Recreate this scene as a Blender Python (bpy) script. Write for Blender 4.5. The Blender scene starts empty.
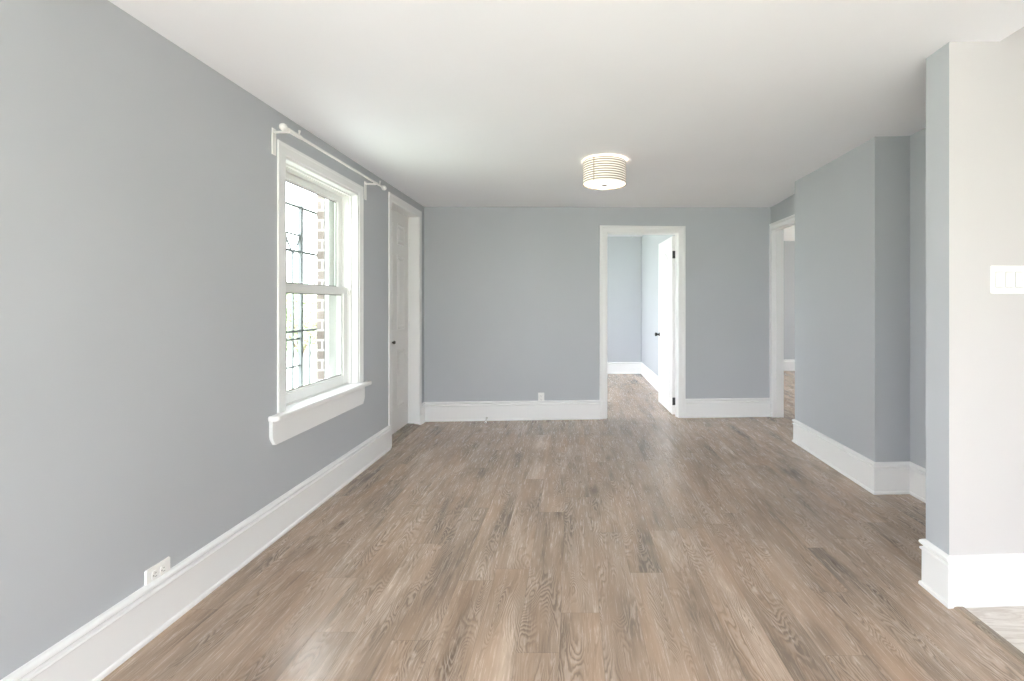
import bpy, bmesh, math, random
from mathutils import Matrix, Vector

random.seed(7)
C = bpy.context.scene.collection
SC = bpy.context.scene

# ------------------------------------------------------------------ camera
F_PX, PX, PY, CAM_H = 480.0, 573.0, 304.2, 1.32
cam_d = bpy.data.cameras.new('camera')
cam_d.sensor_width = 36.0
cam_d.lens = F_PX / 1024 * 36.0
cam_d.shift_x = (512 - PX) / 1024
cam_d.shift_y = (PY - 340.5) / 1024
cam_d.clip_start = 0.05
cam = bpy.data.objects.new('camera', cam_d)
C.objects.link(cam)
cam.location = (0, 0, CAM_H)
cam.rotation_euler = (math.pi / 2, 0, 0)
SC.camera = cam

# ------------------------------------------------------------------ world, exposure
W = bpy.data.worlds.new('overcast_sky')
SC.world = W
W.use_nodes = True
bg = W.node_tree.nodes['Background']
bg.inputs['Color'].default_value = (0.88, 0.94, 1.0, 1)
bg.inputs['Strength'].default_value = 6.5
sun_d = bpy.data.lights.new('sun', 'SUN')
sun_d.energy = 42.0; sun_d.angle = math.radians(1.0); sun_d.color = (.90, .95, 1.0)
sun = bpy.data.objects.new('sun', sun_d)
C.objects.link(sun)
sun.rotation_euler = Vector((-.45, .40, -.80)).to_track_quat('-Z', 'Y').to_euler()   # high, from behind the camera
SC.view_settings.view_transform = 'Standard'
SC.view_settings.look = 'None'
SC.view_settings.exposure = 1.05
SC.view_settings.gamma = 1.0
SC.view_settings.use_curve_mapping = False
SC.cycles.max_bounces = 14
SC.cycles.diffuse_bounces = 10
SC.cycles.transparent_max_bounces = 16
SC.cycles.sample_clamp_indirect = 6.0

# ------------------------------------------------------------------ helpers
ROOT = {}


class MB:
    """collects faces; xf maps local coordinates into the world"""
    def __init__(s, xf=None):
        s.v, s.f, s.mi, s.xf = [], [], [], xf

    def vert(s, p):
        s.v.append(tuple(s.xf(*p)) if s.xf else tuple(p))
        return len(s.v) - 1

    def face(s, pts, mi=0):
        s.f.append([s.vert(p) for p in pts]); s.mi.append(mi)

    def fi(s, idx, mi=0):
        s.f.append(list(idx)); s.mi.append(mi)

    def box(s, x0, x1, y0, y1, z0, z1, mi=0):
        i = [s.vert((x, y, z)) for z in (z0, z1) for y in (y0, y1) for x in (x0, x1)]
        for q in ((0, 2, 3, 1), (4, 5, 7, 6), (0, 1, 5, 4), (2, 6, 7, 3), (0, 4, 6, 2), (1, 3, 7, 5)):
            s.fi([i[k] for k in q], mi)

    def prism(s, poly, z0, z1, axis=2, mi=0):
        """extrude a 2D polygon along an axis (0 x, 1 y, 2 z)"""
        def P(a, b, t):
            return (t, a, b) if axis == 0 else ((a, t, b) if axis == 1 else (a, b, t))
        lo = [s.vert(P(a, b, z0)) for a, b in poly]
        hi = [s.vert(P(a, b, z1)) for a, b in poly]
        n = len(poly)
        s.fi(lo[::-1], mi); s.fi(hi, mi)
        for k in range(n):
            s.fi([lo[k], lo[(k + 1) % n], hi[(k + 1) % n], hi[k]], mi)

    def tube(s, pts, r, seg=10, caps=True, mi=0):
        pts = [Vector(p) for p in pts]
        rr = r if isinstance(r, (list, tuple)) else [r] * len(pts)
        rings = []
        up = None
        for k, p in enumerate(pts):
            d = (pts[min(k + 1, len(pts) - 1)] - pts[max(k - 1, 0)]).normalized()
            if up is None:
                up = Vector((0, 0, 1)) if abs(d.z) < .9 else Vector((1, 0, 0))
            a = d.cross(up).normalized(); b = d.cross(a).normalized()
            rings.append([s.vert(p + (a * math.cos(t) + b * math.sin(t)) * rr[k])
                          for t in [2 * math.pi * j / seg for j in range(seg)]])
        for k in range(len(rings) - 1):
            for j in range(seg):
                s.fi([rings[k][j], rings[k][(j + 1) % seg], rings[k + 1][(j + 1) % seg], rings[k + 1][j]], mi)
        if caps:
            s.fi(rings[0][::-1], mi); s.fi(rings[-1], mi)

    def lathe(s, prof, origin, axis=(0, 0, 1), seg=32, caps=False, mis=None):
        """prof: (radius, height) pairs along the axis"""
        ax = Vector(axis).normalized(); o = Vector(origin)
        a = ax.orthogonal().normalized(); b = ax.cross(a)
        rings = []
        for r, h in prof:
            r = max(r, 1e-4)
            rings.append([s.vert(o + ax * h + (a * math.cos(t) + b * math.sin(t)) * r)
                          for t in [2 * math.pi * j / seg for j in range(seg)]])
        for k in range(len(rings) - 1):
            for j in range(seg):
                s.fi([rings[k][j], rings[k][(j + 1) % seg], rings[k + 1][(j + 1) % seg], rings[k + 1][j]],
                     mis[k] if mis else 0)
        if caps:
            s.fi(rings[0][::-1]); s.fi(rings[-1])


def empty(name, loc, rz=0.0):
    o = bpy.data.objects.new(name, None)
    C.objects.link(o)
    o.empty_display_size = .1
    o.location = loc; o.rotation_euler = (0, 0, rz)
    ROOT[o.name] = Matrix.Translation(loc) @ Matrix.Rotation(rz, 4, 'Z')
    return o


def put(name, mb, mat, parent=None, smooth=False, bevel=0.0, merge=True, at=None):
    me = bpy.data.meshes.new(name)
    me.from_pydata(mb.v, [], mb.f)
    for m in (mat if isinstance(mat, (list, tuple)) else [mat]):
        me.materials.append(m)
    for p, mi in zip(me.polygons, mb.mi):
        p.material_index = mi
    bm = bmesh.new(); bm.from_mesh(me)
    if merge:
        bmesh.ops.remove_doubles(bm, verts=bm.verts, dist=1e-5)
    bmesh.ops.recalc_face_normals(bm, faces=bm.faces)
    bm.to_mesh(me); bm.free()
    o = bpy.data.objects.new(name, me)
    C.objects.link(o)
    if parent is not None:
        M = ROOT[parent.name]
        me.transform(M.inverted())
        o.parent = parent
        ROOT[o.name] = M
    elif at is not None:
        me.transform(Matrix.Translation(at).inverted())
        o.location = at
        ROOT[o.name] = Matrix.Translation(at)
    else:
        ROOT[o.name] = Matrix.Identity(4)
    if smooth:
        for p in me.polygons:
            p.use_smooth = True
        try:
            me.set_sharp_from_angle(angle=math.radians(38))
        except Exception:
            pass
    if bevel:
        b = o.modifiers.new('bevel', 'BEVEL')
        b.width = bevel; b.segments = 2; b.limit_method = 'ANGLE'; b.angle_limit = math.radians(40)
    return o


def tag(o, label, cat, group=None, kind=None):
    if label: o['label'] = label
    if cat: o['category'] = cat
    if group: o['group'] = group
    if kind: o['kind'] = kind
    return o


def struct(o):
    o['kind'] = 'structure'
    return o


# ------------------------------------------------------------------ materials
def new_mat(name):
    m = bpy.data.materials.new(name)
    m.use_nodes = True
    nt = m.node_tree
    return m, nt, nt.nodes['Principled BSDF']


def node(nt, t, **kw):
    n = nt.nodes.new(t)
    for k, v in kw.items():
        setattr(n, k, v)
    return n


def math_n(nt, op, a, b=None, c=None):
    n = nt.nodes.new('ShaderNodeMath'); n.operation = op
    for i, x in enumerate((a, b, c)):
        if x is None: continue
        if isinstance(x, (int, float)): n.inputs[i].default_value = x
        else: nt.links.new(x, n.inputs[i])
    return n.outputs[0]


def mixc(nt, f, a, b, mode='MIX'):
    n = nt.nodes.new('ShaderNodeMix'); n.data_type = 'RGBA'; n.blend_type = mode
    for key, x in ((0, f), (6, a), (7, b)):
        if isinstance(x, (int, float)): n.inputs[key].default_value = x
        elif isinstance(x, tuple): n.inputs[key].default_value = (*x[:3], 1)
        else: nt.links.new(x, n.inputs[key])
    return n.outputs[2]


def noise(nt, vec, scale, detail=2.0, rough=.5, dist=0.0, dims='3D'):
    n = nt.nodes.new('ShaderNodeTexNoise'); n.noise_dimensions = dims
    n.inputs['Scale'].default_value = scale; n.inputs['Detail'].default_value = detail
    n.inputs['Roughness'].default_value = rough; n.inputs['Distortion'].default_value = dist
    nt.links.new(vec, n.inputs['Vector'])
    return n.outputs[0]


def remap(nt, x, a, b, c=0.0, d=1.0):
    n = nt.nodes.new('ShaderNodeMapRange')
    nt.links.new(x, n.inputs[0])
    for i, v in enumerate((a, b, c, d)):
        n.inputs[i + 1].default_value = v
    return n.outputs[0]


def comb(nt, x, y, z):
    n = nt.nodes.new('ShaderNodeCombineXYZ')
    for i, v in enumerate((x, y, z)):
        if isinstance(v, (int, float)): n.inputs[i].default_value = v
        else: nt.links.new(v, n.inputs[i])
    return n.outputs[0]


def bump(nt, b, h, strength, dist=.002):
    n = nt.nodes.new('ShaderNodeBump')
    n.inputs['Strength'].default_value = strength; n.inputs['Distance'].default_value = dist
    nt.links.new(h, n.inputs['Height'])
    nt.links.new(n.outputs[0], b.inputs['Normal'])


def paint(name, col, rough=.5, tex=0.0, scale=220, vary=0.0):
    m, nt, b = new_mat(name)
    b.inputs['Base Color'].default_value = (*col, 1)
    b.inputs['Roughness'].default_value = rough
    tc = node(nt, 'ShaderNodeTexCoord')
    if vary:
        v = remap(nt, noise(nt, tc.outputs['Object'], 1.7, 3), .3, .7, 1 - vary, 1 + vary)
        mul = nt.nodes.new('ShaderNodeVectorMath'); mul.operation = 'SCALE'
        mul.inputs[0].default_value = col
        nt.links.new(v, mul.inputs['Scale'])
        nt.links.new(mul.outputs[0], b.inputs['Base Color'])
    if tex:
        bump(nt, b, noise(nt, tc.outputs['Object'], scale, 3), tex, .001)
    return m


M_WALL = paint('grey_wall_paint', (.466, .482, .508), .55, .12, 180, .015)
M_KWALL = paint('warm_white_wall_paint', (.605, .583, .580), .55, .1, 180, .01)
M_CEIL = paint('ceiling_paint', (.83, .835, .87), .8, .06, 120, .01)
M_TRIM = paint('white_trim_paint', (.84, .835, .832), .32, .03, 60)
M_DOOR = paint('white_door_paint', (.80, .785, .775), .3, .03, 60)
M_VINYL = paint('white_vinyl', (.84, .84, .82), .25)
M_PLASTIC = paint('white_plastic', (.86, .85, .83), .3)
M_GAP_SHADE = paint('switch_gap_shade', (.22, .215, .215), .5)  # dark grey paints in the shade of the gaps around the rockers
M_RODW = paint('white_enamel', (.85, .84, .82), .3)
M_IRON = paint('painted_iron', (.15, .16, .165), .5)
M_RUBBER = paint('grey_rubber', (.30, .29, .28), .6)
M_DARK = paint('socket_slot', (.30, .29, .28), .6)


def metal(name, col, rough):
    m, nt, b = new_mat(name)
    b.inputs['Base Color'].default_value = (*col, 1)
    b.inputs['Metallic'].default_value = 1; b.inputs['Roughness'].default_value = rough
    return m


M_BLACK = paint('black_hardware', (.012, .012, .013), .35)
M_BRONZE = metal('dark_bronze', (.09, .075, .065), .4)
M_NICKEL = metal('brushed_nickel', (.55, .53, .50), .35)


def glass_mat():
    m, nt, b = new_mat('window_glass')
    out = nt.nodes['Material Output']
    tr = node(nt, 'ShaderNodeBsdfTransparent'); tr.inputs[0].default_value = (.97, .985, .975, 1)
    gl = node(nt, 'ShaderNodeBsdfGlossy'); gl.inputs['Roughness'].default_value = .02
    lw = node(nt, 'ShaderNodeLayerWeight')
    fr = math_n(nt, 'ADD', math_n(nt, 'MULTIPLY', math_n(nt, 'POWER', lw.outputs['Facing'], 5.0), .5), .025)
    mx = node(nt, 'ShaderNodeMixShader')
    nt.links.new(fr, mx.inputs[0]); nt.links.new(tr.outputs[0], mx.inputs[1]); nt.links.new(gl.outputs[0], mx.inputs[2])
    nt.links.new(mx.outputs[0], out.inputs[0])
    return m


M_GLASS = glass_mat()


def laminate(name, along=1, W_=.165, L_=1.23, tint=(1, 1, 1)):
    m, nt, b = new_mat(name)
    tc = node(nt, 'ShaderNodeTexCoord'); sp = node(nt, 'ShaderNodeSeparateXYZ')
    nt.links.new(tc.outputs['Object'], sp.inputs[0])
    x, y = (sp.outputs[0], sp.outputs[1]) if along == 1 else (sp.outputs[1], sp.outputs[0])
    xs = math_n(nt, 'ADD', math_n(nt, 'DIVIDE', x, W_), 50.31)
    row = math_n(nt, 'FLOOR', xs)
    wn = node(nt, 'ShaderNodeTexWhiteNoise', noise_dimensions='1D')
    nt.links.new(row, wn.inputs['W'])
    ys = math_n(nt, 'ADD', math_n(nt, 'DIVIDE', y, L_), math_n(nt, 'MULTIPLY', wn.outputs[0], 9.0))
    col = math_n(nt, 'FLOOR', ys)
    wn2 = node(nt, 'ShaderNodeTexWhiteNoise', noise_dimensions='2D')
    nt.links.new(comb(nt, row, col, 0), wn2.inputs['Vector'])
    r = wn2.outputs[0]
    sep = node(nt, 'ShaderNodeSeparateColor'); nt.links.new(wn2.outputs['Color'], sep.inputs[0])
    r2, r3 = sep.outputs[1], sep.outputs[2]
    off = math_n(nt, 'MULTIPLY', r, 60.0)
    # cathedral figure: contour lines of a stretched noise, broken up by fibre
    fine = noise(nt, comb(nt, math_n(nt, 'MULTIPLY', x, 150.0), math_n(nt, 'MULTIPLY', y, 7.0), off), 1.0, 4, .7)
    wob = noise(nt, comb(nt, math_n(nt, 'MULTIPLY', x, 45.0), math_n(nt, 'MULTIPLY', y, 14.0), off), 1.0, 2, .5)
    base = noise(nt, comb(nt, math_n(nt, 'MULTIPLY', x, 8.0), math_n(nt, 'MULTIPLY', y, 1.25), off), 1.0, 1.5, .45, .5)
    base = math_n(nt, 'ADD', base, math_n(nt, 'MULTIPLY', wob, .035))
    bands = math_n(nt, 'SINE', math_n(nt, 'MULTIPLY', base, 260.0))
    bands = remap(nt, bands, -.2, 1)
    brk = remap(nt, noise(nt, comb(nt, math_n(nt, 'MULTIPLY', x, 11.0), math_n(nt, 'MULTIPLY', y, 2.6), math_n(nt, 'ADD', off, 3.0)), 1.0, 2), .40, .62)
    bands = math_n(nt, 'MULTIPLY', bands, brk)
    dk = math_n(nt, 'SINE', math_n(nt, 'ADD', math_n(nt, 'MULTIPLY', base, 260.0), 2.6))
    dk = math_n(nt, 'MULTIPLY', remap(nt, dk, .1, 1), brk)
    streak = noise(nt, comb(nt, math_n(nt, 'MULTIPLY', x, 26.0), math_n(nt, 'MULTIPLY', y, 1.7), off), 1.0, 4, .62)
    big = noise(nt, comb(nt, math_n(nt, 'MULTIPLY', x, 7.5), math_n(nt, 'MULTIPLY', y, 1.5), math_n(nt, 'ADD', off, 9.0)), 1.0, 3, .55)
    t = math_n(nt, 'MULTIPLY', r2, .14)
    t = math_n(nt, 'ADD', t, math_n(nt, 'MULTIPLY', remap(nt, big, .30, .70), .46))
    t = math_n(nt, 'ADD', t, math_n(nt, 'MULTIPLY', remap(nt, streak, .3, .7), .20))
    t = math_n(nt, 'ADD', t, math_n(nt, 'MULTIPLY', remap(nt, fine, .3, .7), .20))
    ramp = node(nt, 'ShaderNodeValToRGB')
    cr = ramp.color_ramp
    cr.elements[0].position = .18; cr.elements[0].color = (.118, .090, .072, 1)
    cr.elements[1].position = .86; cr.elements[1].color = (.62, .50, .41, 1)
    e = cr.elements.new(.5); e.color = (.365, .282, .222, 1)
    nt.links.new(t, ramp.inputs[0])
    warm = noise(nt, comb(nt, math_n(nt, 'MULTIPLY', x, 8.0), math_n(nt, 'MULTIPLY', y, 1.1), math_n(nt, 'ADD', off, 21.0)), 1.0, 2, .5)
    c = mixc(nt, remap(nt, warm, .40, .66, 0, .60), ramp.outputs[0], (.485, .345, .25))
    c = mixc(nt, math_n(nt, 'MULTIPLY', r3, .22), c, (.30, .265, .235))
    c = mixc(nt, math_n(nt, 'MULTIPLY', dk, .52), c, (.155, .120, .098))
    c = mixc(nt, math_n(nt, 'MULTIPLY', bands, .42), c, (.56, .475, .405))     # limed pale lines
    # knots
    vo = node(nt, 'ShaderNodeTexVoronoi'); vo.inputs['Scale'].default_value = 1.0
    nt.links.new(comb(nt, math_n(nt, 'MULTIPLY', x, 4.2), math_n(nt, 'MULTIPLY', y, 1.5), off), vo.inputs['Vector'])
    kn = remap(nt, vo.outputs['Distance'], .03, .20, 1, 0)
    c = mixc(nt, math_n(nt, 'MULTIPLY', kn, .62), c, (.12, .085, .065))
    # seams
    fx = math_n(nt, 'FRACT', xs); fy = math_n(nt, 'FRACT', ys)
    ex = math_n(nt, 'MULTIPLY', math_n(nt, 'MINIMUM', fx, math_n(nt, 'SUBTRACT', 1.0, fx)), W_)
    ey = math_n(nt, 'MULTIPLY', math_n(nt, 'MINIMUM', fy, math_n(nt, 'SUBTRACT', 1.0, fy)), L_)
    sm = remap(nt, math_n(nt, 'MINIMUM', ex, ey), .0006, .0022, 1, 0)
    c = mixc(nt, math_n(nt, 'MULTIPLY', sm, .30), c, (.11, .085, .07))
    c = mixc(nt, 1.0, c, tint, 'MULTIPLY')
    nt.links.new(c, b.inputs['Base Color'])
    b.inputs['Roughness'].default_value = .40
    nt.links.new(remap(nt, fine, .3, .7, .17, .31), b.inputs['Roughness'])
    h = math_n(nt, 'SUBTRACT', math_n(nt, 'MULTIPLY', fine, .5), sm)
    bump(nt, b, h, .18, .0008)
    return m


M_FLOOR = laminate('oak_laminate', tint=(1.03, .985, .94))
M_THRESH = laminate('threshold_oak', W_=.11, L_=.9, tint=(.72, .72, .67))


def tile_mat():
    m, nt, b = new_mat('marble_tile')
    tc = node(nt, 'ShaderNodeTexCoord')
    mp = node(nt, 'ShaderNodeMapping'); mp.inputs['Rotation'].default_value = (0, 0, .6); mp.inputs['Scale'].default_value = (1.2, 5.5, 1)
    nt.links.new(tc.outputs['Object'], mp.inputs[0])
    n1 = noise(nt, mp.outputs[0], 1.6, 5, .6, 1.4)
    n2 = noise(nt, tc.outputs['Object'], 9, 4, .6, .5)
    v = remap(nt, math_n(nt, 'ABSOLUTE', math_n(nt, 'SUBTRACT', n1, .5)), 0, .06, 1, 0)
    c = mixc(nt, remap(nt, n2, .3, .7), (.66, .605, .555), (.79, .745, .70))
    c = mixc(nt, math_n(nt, 'MULTIPLY', v, .55), c, (.46, .39, .34))
    br = node(nt, 'ShaderNodeTexBrick'); br.offset = 0
    br.inputs['Scale'].default_value = 1; br.inputs['Mortar Size'].default_value = .003
    br.inputs['Brick Width'].default_value = .45; br.inputs['Row Height'].default_value = .45
    mp2 = node(nt, 'ShaderNodeMapping'); mp2.inputs['Location'].default_value = (.21, .13, 0)
    nt.links.new(tc.outputs['Object'], mp2.inputs[0]); nt.links.new(mp2.outputs[0], br.inputs['Vector'])
    c = mixc(nt, math_n(nt, 'MULTIPLY', br.outputs['Fac'], .6), c, (.42, .38, .34))
    nt.links.new(c, b.inputs['Base Color'])
    b.inputs['Roughness'].default_value = .28
    return m


M_TILE = tile_mat()


def brick_mat():
    m, nt, b = new_mat('buff_brick')
    tc = node(nt, 'ShaderNodeTexCoord'); sp = node(nt, 'ShaderNodeSeparateXYZ')
    nt.links.new(tc.outputs['Object'], sp.inputs[0])
    br = node(nt, 'ShaderNodeTexBrick')
    br.inputs['Scale'].default_value = 1; br.inputs['Mortar Size'].default_value = .008
    br.inputs['Brick Width'].default_value = .215; br.inputs['Row Height'].default_value = .075
    br.inputs['Color1'].default_value = (.150, .118, .104, 1); br.inputs['Color2'].default_value = (.19, .153, .136, 1)
    br.inputs['Mortar'].default_value = (.42, .40, .385, 1)
    nt.links.new(comb(nt, math_n(nt, 'ADD', sp.outputs[0], sp.outputs[1]), sp.outputs[2], 0), br.inputs['Vector'])
    nt.links.new(br.outputs[0], b.inputs['Base Color'])
    b.inputs['Roughness'].default_value = .85
    bump(nt, b, br.outputs['Fac'], -.6, .006)
    return m


M_BRICK = brick_mat()


def ground_mat():
    m, nt, b = new_mat('pale_ground')
    tc = node(nt, 'ShaderNodeTexCoord')
    n = noise(nt, tc.outputs['Object'], .35, 5, .6)
    c = mixc(nt, remap(nt, n, .4, .6), (.30, .30, .29), (.20, .24, .14))
    nt.links.new(c, b.inputs['Base Color']); b.inputs['Roughness'].default_value = .95
    return m


def leaf_mat():
    m, nt, b = new_mat('shrub_leaves')
    tc = node(nt, 'ShaderNodeTexCoord')
    n = noise(nt, tc.outputs['Object'], 14, 2)
    c = mixc(nt, remap(nt, n, .35, .65), (.15, .20, .09), (.23, .28, .14))
    nt.links.new(c, b.inputs['Base Color']); b.inputs['Roughness'].default_value = .7
    return m


def glow(name, col, strength, base=(.9, .88, .84)):
    m, nt, b = new_mat(name)
    b.inputs['Base Color'].default_value = (*base, 1)
    b.inputs['Emission Color'].default_value = (*col, 1)
    b.inputs['Emission Strength'].default_value = strength
    b.inputs['Roughness'].default_value = .5
    return m


# ------------------------------------------------------------------ plan (metres; camera above 0,0)
XL = -1.676                    # face of the window wall
YB0, YB1, XR = 5.406, 5.647, 2.329
TILT = (YB1 - YB0) / (XR - XL)
TOP = 2.78                     # walls run past the ceiling


def ceil_z(x, y):
    # the old ceiling rises gently towards the chimney side
    k = .082 if y < 4.6 else .082 - .052 * min((y - 4.6) / 1.0, 1)
    back = .013 * min(max(x - XL, 0), 1) * min(max((y - 4.0) / 1.3, 0), 1)
    return 2.415 + back + k * max((x - XL) / 4, 0) ** 2.2
def y_back(x): return YB0 + TILT * (x - XL)


class Frame:
    """wall-local axes: u along the wall, w out of the wall into the room, z up"""
    def __init__(s, p, q, flip=False):
        s.p = Vector((p[0], p[1], 0)); d = Vector((q[0] - p[0], q[1] - p[1], 0))
        s.len = d.length; s.d = d.normalized()
        s.n = Vector((s.d.y, -s.d.x, 0)) * (-1 if flip else 1)

    def __call__(s, u, w, z):
        r = s.p + s.d * u + s.n * w
        return (r.x, r.y, z)

    def u_at_px(s, px):
        k = (px - PX) / F_PX           # x = k*y on the sight line
        return (k * s.p.y - s.p.x) / (s.d.x - k * s.d.y)


def wall(fr, u0, u1, thick, holes=(), z0=0.0, z1=TOP):
    """solid wall with rectangular holes (u0,u1,z0,z1), room face at w = 0"""
    mb = MB(fr)
    us = sorted({u0, u1, *[h[0] for h in holes], *[h[1] for h in holes]})
    zs = sorted({z0, z1, *[h[2] for h in holes], *[h[3] for h in holes]})
    us = [u for u in us if u0 <= u <= u1]; zs = [z for z in zs if z0 <= z <= z1]

    def solid(i, j):
        if i < 0 or j < 0 or i >= len(us) - 1 or j >= len(zs) - 1: return False
        a, b = (us[i] + us[i + 1]) / 2, (zs[j] + zs[j + 1]) / 2
        return not any(h[0] < a < h[1] and h[2] < b < h[3] for h in holes)
    for i in range(len(us) - 1):
        for j in range(len(zs) - 1):
            if not solid(i, j): continue
            a, b, c, d = us[i], us[i + 1], zs[j], zs[j + 1]
            for w in (0, -thick):
                mb.face([(a, w, c), (b, w, c), (b, w, d), (a, w, d)])
            if not solid(i - 1, j): mb.face([(a, 0, c), (a, 0, d), (a, -thick, d), (a, -thick, c)])
            if not solid(i + 1, j): mb.face([(b, 0, c), (b, 0, d), (b, -thick, d), (b, -thick, c)])
            if not solid(i, j - 1): mb.face([(a, 0, c), (b, 0, c), (b, -thick, c), (a, -thick, c)])
            if not solid(i, j + 1): mb.face([(a, 0, d), (b, 0, d), (b, -thick, d), (a, -thick, d)])
    return mb


CASING = [(0, -.004), (0, .011), (.006, .014), (.055, .014), (.060, .019), (.066, .021), (.078, .021), (.084, .023), (.090, .019), (.090, 0)]
CASING_THIN = [(0, -.004), (0, .006), (.004, .008), (.046, .008), (.050, .010), (.066, .010), (.068, .008), (.068, 0)]


def casing(fr, u0, u1, zt, prof, zb=0.0, scale=1.0):
    mb = MB(fr)
    for k in range(len(prof) - 1):
        (d0, p0), (d1, p1) = prof[k], prof[k + 1]
        d0 *= scale; d1 *= scale
        A = [(u0 - d0, p0, zb), (u0 - d0, p0, zt + d0), (u1 + d0, p0, zt + d0), (u1 + d0, p0, zb)]
        B = [(u0 - d1, p1, zb), (u0 - d1, p1, zt + d1), (u1 + d1, p1, zt + d1), (u1 + d1, p1, zb)]
        for j in range(3):
            mb.face([A[j], A[j + 1], B[j + 1], B[j]])
    for s, u in ((-1, u0), (1, u1)):      # close the feet
        mb.face([(u + s * d * scale, p, zb) for d, p in prof])
    return mb


BASE = [(0, 0), (.021, 0), (.021, .010), (.018, .017), (.012, .020), (.0115, .166), (.017, .169), (.019, .174), (.017, .180),
        (.008, .184), (.007, .190), (.016, .194), (.021, .201), (.019, .210), (.010, .217), (0, .220)]


def baseboard(path, side=1):
    """sweep the moulding along a plan path with mitred corners; side = which way the room lies"""
    P = [Vector((a, b)) for a, b in path]
    mb = MB()
    offs = []
    for k in range(len(P)):
        ds = []
        if k > 0: ds.append((P[k] - P[k - 1]).normalized())
        if k < len(P) - 1: ds.append((P[k + 1] - P[k]).normalized())
        ns = [Vector((d.y, -d.x)) * side for d in ds]
        if len(ns) == 1: offs.append(ns[0])
        else:
            m = (ns[0] + ns[1]).normalized()
            offs.append(m / max(m.dot(ns[0]), .2))
    rings = [[mb.vert((P[k].x + offs[k].x * t, P[k].y + offs[k].y * t, z)) for t, z in BASE] for k in range(len(P))]
    n = len(BASE)
    for k in range(len(P) - 1):
        for j in range(n):
            mb.fi([rings[k][j], rings[k + 1][j], rings[k + 1][(j + 1) % n], rings[k][(j + 1) % n]])
    mb.fi(rings[0][::-1]); mb.fi(rings[-1])
    return mb


def inset(poly, d):
    """inset a convex counter-clockwise outline"""
    n = len(poly); out = []
    for k in range(n):
        a, b, c = Vector(poly[k - 1]), Vector(poly[k]), Vector(poly[(k + 1) % n])
        e0, e1 = (b - a).normalized(), (c - b).normalized()
        n0, n1 = Vector((-e0.y, e0.x)), Vector((-e1.y, e1.x))
        m = (n0 + n1).normalized()
        out.append(tuple(b + m * d / max(m.dot(n0), .3)))
    return out


def raised_panel(mb, poly, w0, s=1):
    """moulded panel sitting on a door face at w = w0, rising along s"""
    steps = [(0, 0), (.004, .006), (.012, .007), (.022, .001), (.036, .001), (.052, .006)]
    rings = []
    for d, h in steps:
        rings.append([(a, w0 + s * h, z) for a, z in (inset(poly, d) if d else poly)])
    n = len(poly)
    for k in range(len(rings) - 1):
        for j in range(n):
            mb.face([rings[k][j], rings[k][(j + 1) % n], rings[k + 1][(j + 1) % n], rings[k + 1][j]])
    mb.face(rings[-1])


def rect(a0, a1, z0, z1): return [(a0, z0), (a1, z0), (a1, z1), (a0, z1)]


# ------------------------------------------------------------------ floors, ground, ceilings
mb = MB()
mb.prism([(XL - .12, 5.45), (XL - .12, -1.3), (1.652, -1.3), (1.652, 2.12), (7.5, 2.12), (7.5, 9.9), (-2.3, 9.9), (-2.3, 5.42)], -.12, 0)
struct(put('floor', mb, M_FLOOR, merge=False))
mb = MB(); mb.box(1.652, 4.6, -1.3, 2.30, -.12, -.001)
struct(put('floor_kitchen', mb, M_TILE))
mb = MB(); mb.prism([(1.650, -.001), (1.702, -.001), (1.698, .004), (1.690, .007), (1.664, .008), (1.655, .006)], -1.3, 2.095, axis=1)
struct(put('trim_4', mb, M_THRESH))
mb = MB(); mb.box(-60, 40, -40, 60, -.5, -.35)
struct(put('ground', mb, ground_mat()))

mb = MB()
def ceil_patch(x0, x1, ya, yb, nx, ny):
    g = [[mb.vert((x0 + (x1 - x0) * i / nx, y, ceil_z(x0 + (x1 - x0) * i / nx, y)))
          for i in range(nx + 1) for y in [ya + (yb(x0 + (x1 - x0) * i / nx) - ya) * j / ny]] for j in range(ny + 1)]
    for j in range(ny):
        for i in range(nx):
            mb.fi([g[j][i], g[j][i + 1], g[j + 1][i + 1], g[j + 1][i]])
    t = [mb.vert((x, y, 2.80)) for x, y in ((x0, ya), (x1, ya), (x1, yb(x1)), (x0, yb(x0)))]
    mb.fi(t)
    mb.fi(g[0] + [t[1], t[0]]); mb.fi(g[-1] + [t[2], t[3]])
    mb.fi([r[0] for r in g] + [t[3], t[0]]); mb.fi([r[-1] for r in g] + [t[2], t[1]])


ceil_patch(XL - .25, 1.882, -1.3, lambda x: 2.15, 16, 4)
ceil_patch(XL - .25, 2.5, 2.15, lambda x: y_back(x) + .08, 20, 16)
struct(put('ceiling', mb, M_CEIL, smooth=True))
mb = MB(); mb.box(1.882, 4.6, -1.3, 2.3, 2.74, 2.84)
struct(put('ceiling_kitchen', mb, M_CEIL))
mb = MB(); mb.prism([(-2.3, 5.6), (2.40, 5.8), (2.40, 9.9), (-2.3, 9.9)], 2.605, 2.75)
struct(put('ceiling_bedroom', mb, M_CEIL))
mb = MB(); mb.box(2.46, 7.5, 2.3, 9.9, 2.575, 2.75)
struct(put('ceiling_hall', mb, M_CEIL))

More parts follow.
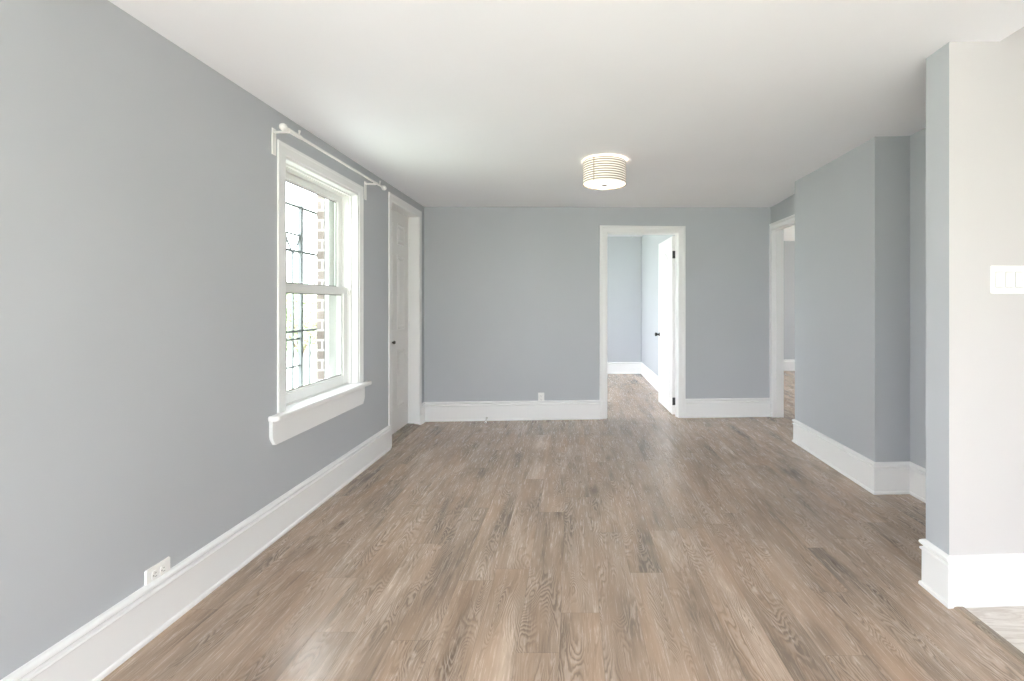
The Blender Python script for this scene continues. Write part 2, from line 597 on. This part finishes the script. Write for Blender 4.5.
# ------------------------------------------------------------------ walls
FL = Frame((XL, -1.3), (XL, YB0))                 # window wall: u = y + 1.3
WY0, WY1, WZ0, WZ1 = 2.7865, 3.755, .675, 2.185   # window opening
DY0, DY1, DZ1 = 4.425, 5.222, 2.272               # entry door opening
U = lambda y: y + 1.3
struct(put('wall_left', wall(FL, 0, FL.len + .1, .19, [(.15, 1.2, .7, 2.05), (U(WY0), U(WY1), WZ0, WZ1), (U(DY0), U(DY1), -1, DZ1)]), M_WALL))  # opening nearest the camera is out of view, added to let in side light
FE = Frame((-1.868, -1.3), (-1.868, 5.5))
struct(put('wall_exterior', wall(FE, 0, 6.8, .055, [(.15, 1.2, .7, 2.05), (U(WY0 + .03), U(3.602), .64, 2.22), (U(DY0), U(DY1), -1, DZ1)], z0=-.4), M_BRICK))  # the added light opening is cut through the brick too

FB = Frame((XL, YB0), (XR, YB1))
D2A, D2B, D2Z = FB.u_at_px(606.5), FB.u_at_px(678.3), 2.145
struct(put('wall_back', wall(FB, -.2, FB.len + .13, .12, [(D2A, D2B, -1, D2Z)]), M_WALL))

FR = Frame((XR, YB1), (2.372, 2.24))              # right wall runs from the back corner towards the camera
FRU = lambda y: (YB1 - y) * FR.len / (YB1 - 2.24)
D3A, D3B, D3Z = FRU(5.598), FRU(4.72), 2.188
struct(put('wall_right', wall(FR, 0, FR.len, .125, [(D3A, D3B, -1, D3Z)]), M_WALL))

mb = MB(); mb.prism([(2.36, 4.615), (2.126, 4.600), (2.105, 3.345), (2.372, 3.360)], 0, TOP)
struct(put('wall_chimney', mb, M_WALL))
PT = .0586
mb = MB()
mb.prism([(1.648, 2.103), (4.4, 2.103 + PT * 2.75), (4.4, 2.42), (2.5, 2.300), (1.652, 2.248)], 0, TOP)
pier = put('wall_kitchen', mb, [M_WALL, M_KWALL])
for p in pier.data.polygons:                      # the kitchen side is painted warm white
    if p.normal.y < -.9: p.material_index = 1
struct(pier)
FK = Frame((4.4, 2.42), (4.4, -1.3))              # kitchen side wall
struct(put('wall_kitchen_right', wall(FK, 0, FK.len, .12, [(3.0, 3.45, 1.35, 1.9)]), M_KWALL))
FN = Frame((4.4, -1.3), (XL - .12, -1.3))         # unseen wall behind the camera, added to limit daylight, with window openings
struct(put('wall_front', wall(FN, 0, FN.len, .15, [(3.2, 5.75, .1, 1.55)]), M_KWALL))

mb = MB(); mb.box(-2.3, 1.30, 9.125, 9.25, 0, TOP)
struct(put('wall_bedroom_back', mb, M_WALL))
FW = Frame((-1.7, 9.2), (-1.7, 5.5), flip=True)
struct(put('wall_bedroom_left_added', wall(FW, 0, FW.len, .12, [(.75, 2.95, .5, 2.25)]), M_WALL))  # unseen wall, added to cut the bedroom daylight down to one opening
mb = MB(); mb.box(1.305, 1.42, 5.72, 9.25, 0, TOP)
struct(put('wall_bedroom_right', mb, M_WALL))
mb = MB(); mb.box(2.42, 7.5, 9.54, 9.66, 0, TOP)
struct(put('wall_hall_back', mb, M_WALL))
FG = Frame((2.44, 3.9), (7.62, 3.9), flip=True)
struct(put('wall_hall_front_added', wall(FG, 0, FG.len, .12), M_WALL))  # unseen wall, added to keep sky light off the back wall
FH = Frame((7.5, 9.6), (7.5, 4.0))
struct(put('wall_hall_right_added', wall(FH, 0, FH.len, .12, [(1.4, 3.2, .8, 2.2)]), M_WALL))  # unseen wall, added to dim the hall, its opening sized for that

# ------------------------------------------------------------------ baseboards
struct(put('baseboard_left', baseboard([(XL, -1.3), (XL, DY0 - .068)]), M_TRIM))
CA, CB = FB(D2A - .081, 0, 0), FB(D2B + .081, 0, 0)
struct(put('baseboard_back_left', baseboard([(XL, DY1 + .068), (XL, YB0), CA[:2]]), M_TRIM))
struct(put('baseboard_back_right', baseboard([CB[:2], (XR - .001, YB1 - .001)]), M_TRIM))
struct(put('baseboard_right', baseboard([(2.34, 4.614), (2.126, 4.600), (2.105, 3.345), (2.358, 3.3585), (2.371, 2.30)]), M_TRIM))
struct(put('baseboard_kitchen', baseboard([(2.36, 2.2915), (1.652, 2.248), (1.648, 2.103), (4.39, 2.103 + PT * 2.742)]), M_TRIM))
struct(put('baseboard_bedroom', baseboard([(-2.25, 9.125), (1.305, 9.125), (1.305, 5.74)]), M_TRIM))
struct(put('baseboard_hall', baseboard([(2.5, 9.54), (7.49, 9.54)]), M_TRIM))

# ------------------------------------------------------------------ window_1
WC = (XL, (WY0 + WY1) / 2, WZ0)
win = tag(struct(empty('window_1', WC)), 'white sash window with deep sill in the grey wall', 'window')
put('casing', casing(FL, U(WY0), U(WY1), WZ1, CASING_THIN, zb=.70), M_TRIM, win, bevel=.002)
# jamb liner with parting stops
mb = MB()
mb.box(-1.80, XL, WY0 - .002, WY0 + .018, .69, WZ1); mb.box(-1.80, XL, WY1 - .018, WY1 + .002, .69, WZ1)
mb.box(-1.80, XL, WY0, WY1, WZ1 - .018, WZ1 + .002)
for y0, y1 in ((WY0 + .016, WY0 + .030), (WY1 - .030, WY1 - .016)):
    mb.box(-1.742, -1.722, y0, y1, .70, WZ1 - .016)
mb.box(-1.742, -1.722, WY0 + .016, WY1 - .016, WZ1 - .030, WZ1 - .016)
put('jamb', mb, M_TRIM, win, bevel=.003)
mb = MB()                                         # vinyl frame with tracks, out to the brick
mb.box(-1.872, -1.742, WY0 - .01, WY0 + .030, .655, WZ1); mb.box(-1.872, -1.742, WY1 - .032, WY1 + .01, .655, WZ1)
mb.box(-1.872, -1.742, WY0, WY1, WZ1 - .034, WZ1 + .01); mb.box(-1.90, -1.742, WY0, WY1, .655, .712)
mb.box(-1.868, -1.835, WY1 - .147, WY1 - .03, .70, WZ1 - .03); mb.box(-1.868, -1.835, WY0 + .03, WY0 + .06, .70, WZ1 - .03)
put('window_frame', mb, M_VINYL, win, bevel=.003)


def sash(name, xf, xb, y0, y1, z0, z1, st, top, bot):
    mb = MB()
    mb.box(xb, xf, y0, y0 + st, z0, z1); mb.box(xb, xf, y1 - st, y1, z0, z1)
    mb.box(xb, xf, y0 + st, y1 - st, z1 - top, z1); mb.box(xb, xf, y0 + st, y1 - st, z0, z0 + bot)
    # glazing bead
    g = .010; xm = (xf + xb) / 2
    a, b, c, d = y0 + st, y1 - st, z0 + bot, z1 - top
    for q in ((a, a + g, c, d), (b - g, b, c, d), (a + g, b - g, c, c + g), (a + g, b - g, d - g, d)):
        mb.box(xm - .004, xf - .008, q[0], q[1], q[2], q[3])
    s = put(name, mb, M_VINYL, win, bevel=.002)
    p = MB(); p.box(xm - .003, xm + .003, a, b, c, d)
    put('pane', p, M_GLASS, s)
    gk = MB(); e = .007                            # dark gasket line at the glass edge
    for q in ((a + g, a + g + e, c + g, d - g), (b - g - e, b - g, c + g, d - g), (a + g, b - g, c + g, c + g + e), (a + g, b - g, d - g - e, d - g)):
        gk.box(xm + .003, xm + .005, q[0], q[1], q[2], q[3])
    put('gasket', gk, M_RUBBER, s)
    return s


SY0, SY1 = WY0 + .030, WY1 - .032
sash('upper_sash', -1.792, -1.826, SY0, SY1, 1.402, 2.152, .058, .045, .040)
low = sash('lower_sash', -1.748, -1.784, SY0, SY1, .712, 1.448, .062, .046, .060)
mb = MB()                                         # cam lock on the meeting rail
yc = (SY0 + SY1) / 2
mb.box(-1.782, -1.752, yc - .03, yc + .03, 1.448, 1.456); mb.tube([(-1.766, yc, 1.455), (-1.766, yc, 1.470)], .010, 12)
mb.box(-1.772, -1.760, yc - .005, yc + .04, 1.464, 1.471)
put('sash_lock', mb, M_VINYL, low, bevel=.0015)
mb = MB()                                         # loop hanging at the end of the meeting rail
mb.tube([(-1.738, SY1 - .004, 1.475), (-1.728, SY1 - .008, 1.47), (-1.722, SY1 - .010, 1.45), (-1.722, SY1 - .012, 1.41), (-1.727, SY1 - .016, 1.396), (-1.734, SY1 - .022, 1.40), (-1.736, SY1 - .024, 1.42)], .0055, 8)
put('pull_hook', mb, M_VINYL, win, smooth=True)
# stool (inner sill) with rounded nose, and apron with shaped ends
mb = MB()
nose = [(-1.748, .672), (XL + .044, .672), (XL + .051, .677), (XL + .054, .687), (XL + .051, .697), (XL + .044, .702), (-1.748, .705)]
mb2 = [(x, z) for x, z in nose]
mb.prism([(-1.748, WY0), (XL, WY0), (XL, 2.632), (XL + .040, 2.632), (XL + .052, 2.640), (XL + .055, 2.655), (XL + .055, 3.862),
          (XL + .052, 3.876), (XL + .040, 3.884), (XL, 3.884), (XL, WY1), (-1.748, WY1)], .672, .704)
put('window_sill', mb, M_TRIM, win, bevel=.009)
mb = MB()
a0, a1 = 2.646, 3.822
end = [(0, .674), (0, .590), (.004, .572), (.013, .556), (.022, .546), (.028, .534)]
poly = [(a0 + d, z) for d, z in end] + [(a1 - d, z) for d, z in end[::-1]]
mb.prism(poly, XL - .001, XL + .020, axis=0)
put('apron', mb, M_TRIM, win, bevel=.003)

# ------------------------------------------------------------------ door_1 (entry door in the window wall)
d1 = tag(struct(empty('door_1', (XL, DY0, 0))), 'white six-panel door set deep in the window wall', 'door')
put('casing', casing(FL, U(DY0), U(DY1), DZ1, CASING_THIN), M_TRIM, d1, bevel=.002)
mb = MB()
mb.box(-1.868, XL + .002, DY0 - .012, DY0 + .006, 0, DZ1 + .01); mb.box(-1.868, XL + .002, DY1 - .006, DY1 + .012, 0, DZ1 + .01)
mb.box(-1.868, XL + .002, DY0, DY1, DZ1 - .006, DZ1 + .012)
put('jamb', mb, M_TRIM, d1, bevel=.002)
mb = MB(); mb.box(XL - .004, XL + .016, DY1 - .002, DY1 + .074, 0, .10)
put('plinth_block', mb, M_TRIM, d1, bevel=.002)
XD = -1.790
FD = Frame((XD, DY0 + .008), (XD, DY1 - .008))
dw = FD.len
mb = MB(FD)
mb.box(0, dw, -.042, 0, .030, DZ1 - .010)
ms = .115; half = (dw - 3 * ms) / 2
for z0, z1 in ((.26, .86), (1.055, 1.82), (1.93, 2.14)):
    for k in (0, 1):
        a = ms + k * (half + ms)
        raised_panel(mb, rect(a, a + half, z0, z1), 0.0)
sl = put('door_slab', mb, M_DOOR, d1, smooth=False)
mb = MB()
mb.lathe([(.020, 0), (.020, .004), (.007, .008), (.007, .024), (.015, .030), (.018, .039), (.014, .047), (.001, .049)], (XD, 4.705, .945), (1, 0, 0), 20)
put('door_knob', mb, M_BRONZE, sl, smooth=True)
for z in (.226, 1.094, 1.984):
    mb = MB(); mb.tube([(XD + .012, DY1 - .012, z - .045), (XD + .012, DY1 - .012, z + .045)], .0065, 10)
    mb.box(XD, XD + .030, DY1 - .0085, DY1 - .005, z - .045, z + .045)
    put('hinge', mb, M_TRIM, d1, bevel=.001)
mb = MB()
mb.prism([(-1.868, 0), (XL + .020, 0), (XL + .018, .006), (XL - .01, .016), (XL - .045, .018), (XL - .05, .024), (-1.868, .026)], DY0 + .004, DY1 - .004, axis=1)
put('threshold', mb, M_THRESH, d1)

# ------------------------------------------------------------------ door_2 (open door in the back wall)
hx = FB(D2B, 0, 0)
d2 = tag(struct(empty('door_2', FB((D2A + D2B) / 2, 0, 0), math.atan(TILT))), 'white panel door standing open in the back wall', 'door')
put('casing', casing(FB, D2A, D2B, D2Z, CASING, scale=.9), M_TRIM, d2, bevel=.001)
mb = MB(FB)
mb.box(D2A - .012, D2A + .004, -.122, .002, 0, D2Z + .01); mb.box(D2B - .004, D2B + .012, -.122, .002, 0, D2Z + .01)
mb.box(D2A, D2B, -.122, .002, D2Z - .004, D2Z + .012)
mb.box(D2A + .004, D2A + .016, -.070, -.034, 0, D2Z); mb.box(D2B - .016, D2B - .004, -.070, -.034, 0, D2Z)
put('jamb', mb, M_TRIM, d2, bevel=.0015)
# slab swung into the bedroom: u from the hinge edge, w towards the opening
FS = Frame((1.177, 5.695), (1.151, 6.462), flip=True)
dw = FS.len
mb = MB(FS)
mb.box(0, dw, -.036, 0, .012, 2.128)
a0, a1 = .105, dw - .105
arch = [(a0, 1.02), (a1, 1.02), (a1, 1.80)]
n = 14
for k in range(1, n):
    t = k / n
    arch.append((a1 + (a0 - a1) * t, 1.80 + .16 * math.sin(math.pi * t) ** 1.3))
arch.append((a0, 1.80))
for w0, s in ((0.0, 1), (-.036, -1)):
    raised_panel(mb, arch, w0, s)
    raised_panel(mb, rect(a0, a1, .19, .86), w0, s)
sl = put('door_slab', mb, M_DOOR, d2)
mb = MB(FS)
KU, KZ = dw - .062, .918
ctr = Vector(FS(KU, 0, KZ)); ax = FS.n
mb = MB()
prof = [(.026, 0), (.026, .006), (.011, .010), (.011, .028), (.020, .036), (.026, .048), (.022, .060), (.001, .064)]
mb.lathe(prof, ctr, ax, 20); mb.lathe(prof, ctr - ax * .036, -ax, 20)
put('door_knob', mb, M_BLACK, sl, smooth=True)
for z in (.168, 1.908):
    mb = MB(FS)
    mb.box(-.003, .002, -.034, -.002, z - .045, z + .045)
    mb.tube([(-.006, -.040, z - .045), (-.006, -.040, z + .045)], .007, 10)
    put('hinge', mb, M_BLACK, d2)

# ------------------------------------------------------------------ cased opening in the right wall
d3 = tag(struct(empty('door_3', FR((D3A + D3B) / 2, 0, 0))), 'white-trimmed open doorway beside the chimney breast', 'doorway')
put('casing', casing(FR, D3A, D3B, D3Z, CASING, scale=.82), M_TRIM, d3, bevel=.001)
mb = MB(FR)
mb.box(D3A - .012, D3A + .004, -.128, .002, 0, D3Z + .01); mb.box(D3B - .004, D3B + .012, -.128, .002, 0, D3Z + .01)
mb.box(D3A, D3B, -.128, .002, D3Z - .004, D3Z + .012)
mb.box(D3A + .004, D3A + .015, -.075, -.04, 0, D3Z); mb.box(D3A, D3B, -.075, -.04, D3Z - .016, D3Z)
put('jamb', mb, M_TRIM, d3, bevel=.0015)

# ------------------------------------------------------------------ ceiling lamp
LX, LY = .244, 3.72
LZ = ceil_z(LX, LY)
lamp = tag(empty('ceiling_lamp', (LX, LY, LZ)), 'drum ceiling lamp with banded beige shade, lit, near the back of the room', 'lamp')
M_SHADE = glow('lamp_shade_paper', (1.0, .92, .82), .17, (.88, .84, .78))
M_BAND = paint('lamp_shade_thread', (.36, .29, .21), .7)
M_DIFF = glow('lamp_diffuser', (1.0, .96, .88), 2.2)
mb = MB(); mb.lathe([(.001, 0), (.075, 0), (.075, -.012), (.068, -.020), (.001, -.022)], (LX, LY, LZ), (0, 0, 1), 32)
put('ceiling_pan', mb, M_TRIM, lamp, smooth=True)
R, zt, zb = .166, 2.420, 2.244
mb = MB()
prof, mis = [], []
nb = 10
for k in range(nb):
    a = zt - (zt - zb) * k / nb; b = zt - (zt - zb) * (k + 1) / nb
    m = a + (b - a) * .42
    prof += [(R + .0012, a), (R + .0012, m), (R, m), (R, b)]
    mis += [1, 1, 0, 0]
prof.append((R + .0012, zb)); mis[-1] = 0
mis.append(1)
prof += [(R - .003, zb), (R - .003, zt), (R + .0012, zt)]; mis += [1, 0, 1]
mb.lathe(prof, (LX, LY, 0), (0, 0, 1), 64, mis=mis[:len(prof) - 1])
sh = put('lamp_shade', mb, [M_SHADE, M_BAND], lamp, smooth=True)
mb = MB()
t0 = math.radians(-122)
p = [(LX + (R + .002) * math.cos(t0 + d), LY + (R + .002) * math.sin(t0 + d)) for d in (-.018, .018)]
p += [(LX + (R - .004) * math.cos(t0 + d), LY + (R - .004) * math.sin(t0 + d)) for d in (.018, -.018)]
mb.prism(p, zb, zt)
put('shade_seam', mb, M_BAND, sh)
mb = MB(); mb.lathe([(.001, zb + .004), (R - .012, zb + .006), (R - .006, zb + .010), (R - .006, zb + .016), (.001, zb + .018)], (LX, LY, 0), (0, 0, 1), 48)
put('diffuser', mb, M_DIFF, lamp, smooth=True)
mb = MB(); mb.lathe([(.001, -.012), (.016, -.010), (.024, -.004), (.024, .001), (.007, .005), (.005, .07), (.001, .07)], (LX, LY, zb), (0, 0, 1), 20)
put('finial', mb, M_NICKEL, lamp, smooth=True)
ld = bpy.data.lights.new('lamp_bulb', 'POINT')
ld.energy = 1.5; ld.color = (1.0, .86, .68); ld.shadow_soft_size = .04
lo_ = bpy.data.objects.new('lamp_bulb', ld); C.objects.link(lo_)
lo_.parent = lamp; lo_.location = (0, 0, -.11)

# ------------------------------------------------------------------ curtain rod
RX, RZ = -1.592, 2.300
rod = tag(empty('curtain_rod', (XL, 3.27, RZ)), 'thin white curtain rod on two brackets above the sash window', 'curtain rod')
mb = MB(); mb.tube([(RX, 2.68, RZ - .007), (RX, 4.00, RZ)], .0085, 14)
put('rod', mb, M_RODW, rod, smooth=True)
mb = MB(); mb.tube([(RX, 2.68, RZ - .007), (RX, 2.80, RZ - .006)], .0125, 14)
mb.tube([(RX, 2.80, RZ - .006), (RX, 2.815, RZ - .006)], [.0125, .0095], 14)
put('rod_sleeve', mb, M_RODW, rod, smooth=True)
for y, z, s, r in ((2.68, RZ - .007, -1, .021), (4.00, RZ, 1, .021)):
    mb = MB()
    pr = [(.001, 0), (.011, 0), (.012, .012), (.009, .018), (.009, .024)]
    for k in range(1, 11):
        t = math.pi * k / 10
        pr.append((max(r * math.sin(t), .001), .022 + r - r * math.cos(t)))
    mb.lathe(pr, (RX, y, z), (0, s, 0), 20)
    put('finial', mb, M_RODW, rod, smooth=True)
for y, z in ((2.685, RZ - .006), (3.868, RZ)):
    mb = MB()
    mb.box(XL, XL + .006, y - .017, y + .017, z - .138, z + .008)
    mb.box(XL + .004, RX + .004, y - .006, y + .006, z - .016, z - .006)
    mb.tube([(RX - .016, y, z - .010), (RX - .010, y, z - .014), (RX, y, z - .0155), (RX + .010, y, z - .012), (RX + .014, y, z - .002)], .004, 8)
    put('bracket', mb, M_RODW, rod, bevel=.001)
for y, z in ((2.79, RZ - .006), (3.955, RZ)):
    mb = MB(); mb.tube([(RX, y, z + .006), (RX + .002, y, z + .028)], .0045, 10)
    mb.tube([(RX + .002, y, z + .026), (RX + .003, y, z + .036)], .0065, 10)
    put('thumb_screw', mb, M_RODW, rod, smooth=True)


# ------------------------------------------------------------------ outlets, switch, door stop
def rrect(a, b, r, n=5):
    out = []
    for cx_, cy_, t in ((a / 2 - r, b / 2 - r, 0), (-a / 2 + r, b / 2 - r, 90), (-a / 2 + r, -b / 2 + r, 180), (a / 2 - r, -b / 2 + r, 270)):
        for k in range(n + 1):
            u = math.radians(t + 90 * k / n)
            out.append((cx_ + r * math.cos(u), cy_ + r * math.sin(u)))
    return out


def slab(mb, poly, w0, w1, shrink=.0):
    a = [(u, w0, z) for u, z in poly]
    b = [(u * (1 - shrink), w1, z * (1 - shrink)) for u, z in poly]
    n = len(poly)
    mb.face(b); mb.face(a[::-1])
    for k in range(n): mb.face([a[k], a[(k + 1) % n], b[(k + 1) % n], b[k]])


def outlet(fr, uc, zc, label, flat=False):
    """duplex outlet; flat = lying on its side"""
    root = tag(empty('wall_outlet', fr(uc, 0, zc)), label, 'outlet', 'wall outlets')
    def T(a, w, b):
        return fr(uc + (b if flat else a), w, zc + (a if flat else b))
    mb = MB(T); slab(mb, rrect(.071, .117, .006), -.001, .006, .05)
    pl = put('cover_plate', mb, M_PLASTIC, root)
    for s in (-1, 1):
        mb = MB(lambda a, w, b: T(a, w, b + s * .0195)); slab(mb, rrect(.034, .028, .011), .005, .0085, .03)
        f = put('socket_face', mb, M_PLASTIC, root)
        mb = MB(lambda a, w, b: T(a, w, b + s * .0195))
        mb.box(-.008, -.0055, .008, .0090, -.002, .008); mb.box(.0055, .008, .008, .0090, -.002, .006); mb.box(-.0025, .0025, .008, .0090, -.010, -.005)
        put('socket_slots', mb, M_DARK, f)
    mb = MB(T); mb.lathe([(.0035, .005), (.0035, .0070), (.001, .0075)], (0, 0, 0), (0, 1, 0), 12)
    put('plate_screw', mb, M_PLASTIC, root)
    return root


outlet(FL, U(1.935), .240, 'white outlet cover lying sideways above the baseboard of the window wall', True)
outlet(FB, FB.u_at_px(541.2), .252, 'small upright white outlet on the back wall near the open door')

FP = Frame((1.648, 2.103), (4.4, 2.103 + PT * 2.752))
uc = FP.u_at_px(990.3) + .0815
zc = 1.32 + (304.2 - 279.7) * 2.118 / 480
sw = tag(empty('light_switch', FP(uc, 0, zc)), 'white rocker light switch plate on the warm white kitchen wall', 'light switch')
mb = MB(lambda a, w, b: FP(uc + a, w, zc + b)); slab(mb, rrect(.163, .125, .005), -.001, .006, .02)
put('switch_plate', mb, M_PLASTIC, sw)
for k in (-1, 0, 1):
    fr_ = MB(lambda a, w, b: FP(uc + a + k * .046, w, zc + b))
    fr_.box(-.0170, .0170, .0055, .0062, -.0340, .0340)  # thin dark plate in place of the shadowed gap around the rocker
    rk = put('rocker_gap_shade', fr_, M_GAP_SHADE, sw)
    mb = MB(lambda a, w, b: FP(uc + a + k * .046, w, zc + b))
    mb.prism([(.005, -.0325), (.0082, -.0325), (.0068, 0), (.0105, .0325), (.005, .0325)], -.0158, .0158, axis=0)
    put('rocker', mb, M_PLASTIC, rk)
    for s in (-1, 1):
        mb = MB(lambda a, w, b: FP(uc + a + k * .046, w, zc + b))
        mb.lathe([(.003, .005), (.003, .0066), (.001, .007)], (0, 0, s * .0485), (0, 1, 0), 10)
        put('plate_screw', mb, M_PLASTIC, sw)

us = FB.u_at_px(487.0)
ds = tag(empty('door_stop', FB(us, .03, .03)), 'short white spring door stop on the back wall baseboard', 'door stop')
mb = MB(FB)
pts = []
for k in range(0, 217):
    t = k / 216
    a = t * 2 * math.pi * 18
    pts.append((us + .0065 * math.cos(a), .022 + .100 * t, .034 + .0065 * math.sin(a) - .020 * t * t))
mb.tube(pts, .0014, 6)
put('spring', mb, M_NICKEL, ds, smooth=True)
mb = MB(FB); mb.lathe([(.001, .016), (.012, .016), (.012, .021), (.007, .024), (.001, .024)], (us, 0, .034), (0, 1, 0), 16)
put('mount', mb, M_NICKEL, ds, smooth=True)
mb = MB(FB); mb.lathe([(.001, .118), (.009, .119), (.0115, .132), (.009, .142), (.001, .143)], (us, 0, .0135), (0, 1, 0), 16)
put('rubber_tip', mb, M_PLASTIC, ds, smooth=True)

# ------------------------------------------------------------------ outside the window
GX = -1.940
gr = tag(empty('window_grille', (GX, 3.2, 1.3)), 'dark wrought iron security grille outside the sash window', 'window grille')
for z in (2.005, 1.690, 1.130, .660):
    mb = MB(); mb.box(GX - .006, GX + .006, 2.74, 3.70, z - .008, z + .008)
    put('rail', mb, M_IRON, gr)
for y in (3.418, 2.96):
    mb = MB(); mb.box(GX - .012, GX + .012, y - .013, y + .013, .45, 2.005)
    mb.lathe([(.001, .0), (.016, .002), (.016, .012), (.001, .02)], (GX, y, 2.005), (0, 0, 1), 12)
    put('post', mb, M_IRON, gr)
for y, z1 in ((3.237, 1.80), (3.322, 1.66), (3.14, 1.80), (3.055, 1.66), (3.535, 1.09), (2.86, 1.66), (2.78, 1.80)):
    mb = MB(); mb.box(GX - .006, GX + .006, y - .006, y + .006, .66, z1)
    put('bar', mb, M_IRON, gr)
for yc, hw in ((3.322, .082), (3.055, .082)):
    mb = MB()
    pts = []
    for k in range(-12, 13):
        t = k / 12
        pts.append((GX, yc + math.copysign(hw * math.sin(abs(t) * math.pi / 2) ** 1.4, t), 1.66 + .15 * abs(t)))
    mb.tube(pts, .006, 6)
    put('scroll', mb, M_IRON, gr)
    for z in (1.806, 1.076, .886):
        mb = MB(); mb.box(GX - .005, GX + .005, yc - hw - .01, yc + hw + .01, z - .006, z + .006)
        put('cross_bar', mb, M_IRON, gr)

M_LEAF = leaf_mat()
M_BARK = paint('bark', (.16, .12, .09), .9)


def shrub(x, y, h, r, label):
    root = tag(empty('shrub', (x, y, -.35)), label, 'shrub', 'shrubs across the yard')
    mb = MB()
    rnd = random.Random(int(x * 100 + y * 7))
    for k in range(2600):
        d = Vector((rnd.gauss(0, 1), rnd.gauss(0, 1), rnd.gauss(0, 1))).normalized() * (rnd.random() ** .35)
        lump = 1 + .16 * math.sin(5 * d.x + 2) * math.sin(4 * d.z + d.y * 5)
        c = Vector((x + d.x * r * lump, y + d.y * r * lump, -.35 + h * .55 + d.z * h * .47 * lump))
        n = (d + Vector((rnd.uniform(-1, 1), rnd.uniform(-1, 1), rnd.uniform(-1, 1))) * .9).normalized()
        a = n.orthogonal().normalized(); b = n.cross(a)
        t = rnd.uniform(0, 6.28); a, b = a * math.cos(t) + b * math.sin(t), b * math.cos(t) - a * math.sin(t)
        s = rnd.uniform(.05, .10)
        mb.face([c - a * s, c + b * s * .45, c + a * s, c - b * s * .45])
    put('foliage', mb, M_LEAF, root, merge=False)
    mb = MB()
    for k in range(5):
        t = 2 * math.pi * k / 5
        mb.tube([(x, y, -.36), (x + .3 * r * math.cos(t), y + .3 * r * math.sin(t), -.35 + h * .35), (x + .6 * r * math.cos(t), y + .6 * r * math.sin(t), -.35 + h * .7)], [.05, .035, .015], 7)
    put('stem', mb, M_BARK, root, smooth=True)


shrub(-8.9, 15.7, 2.5, 1.5, 'broad green shrub outside the window, behind the thick grille post')
shrub(-11.2, 20.8, 2.6, 1.5, 'green shrub farther off outside, beside the brick edge of the window')
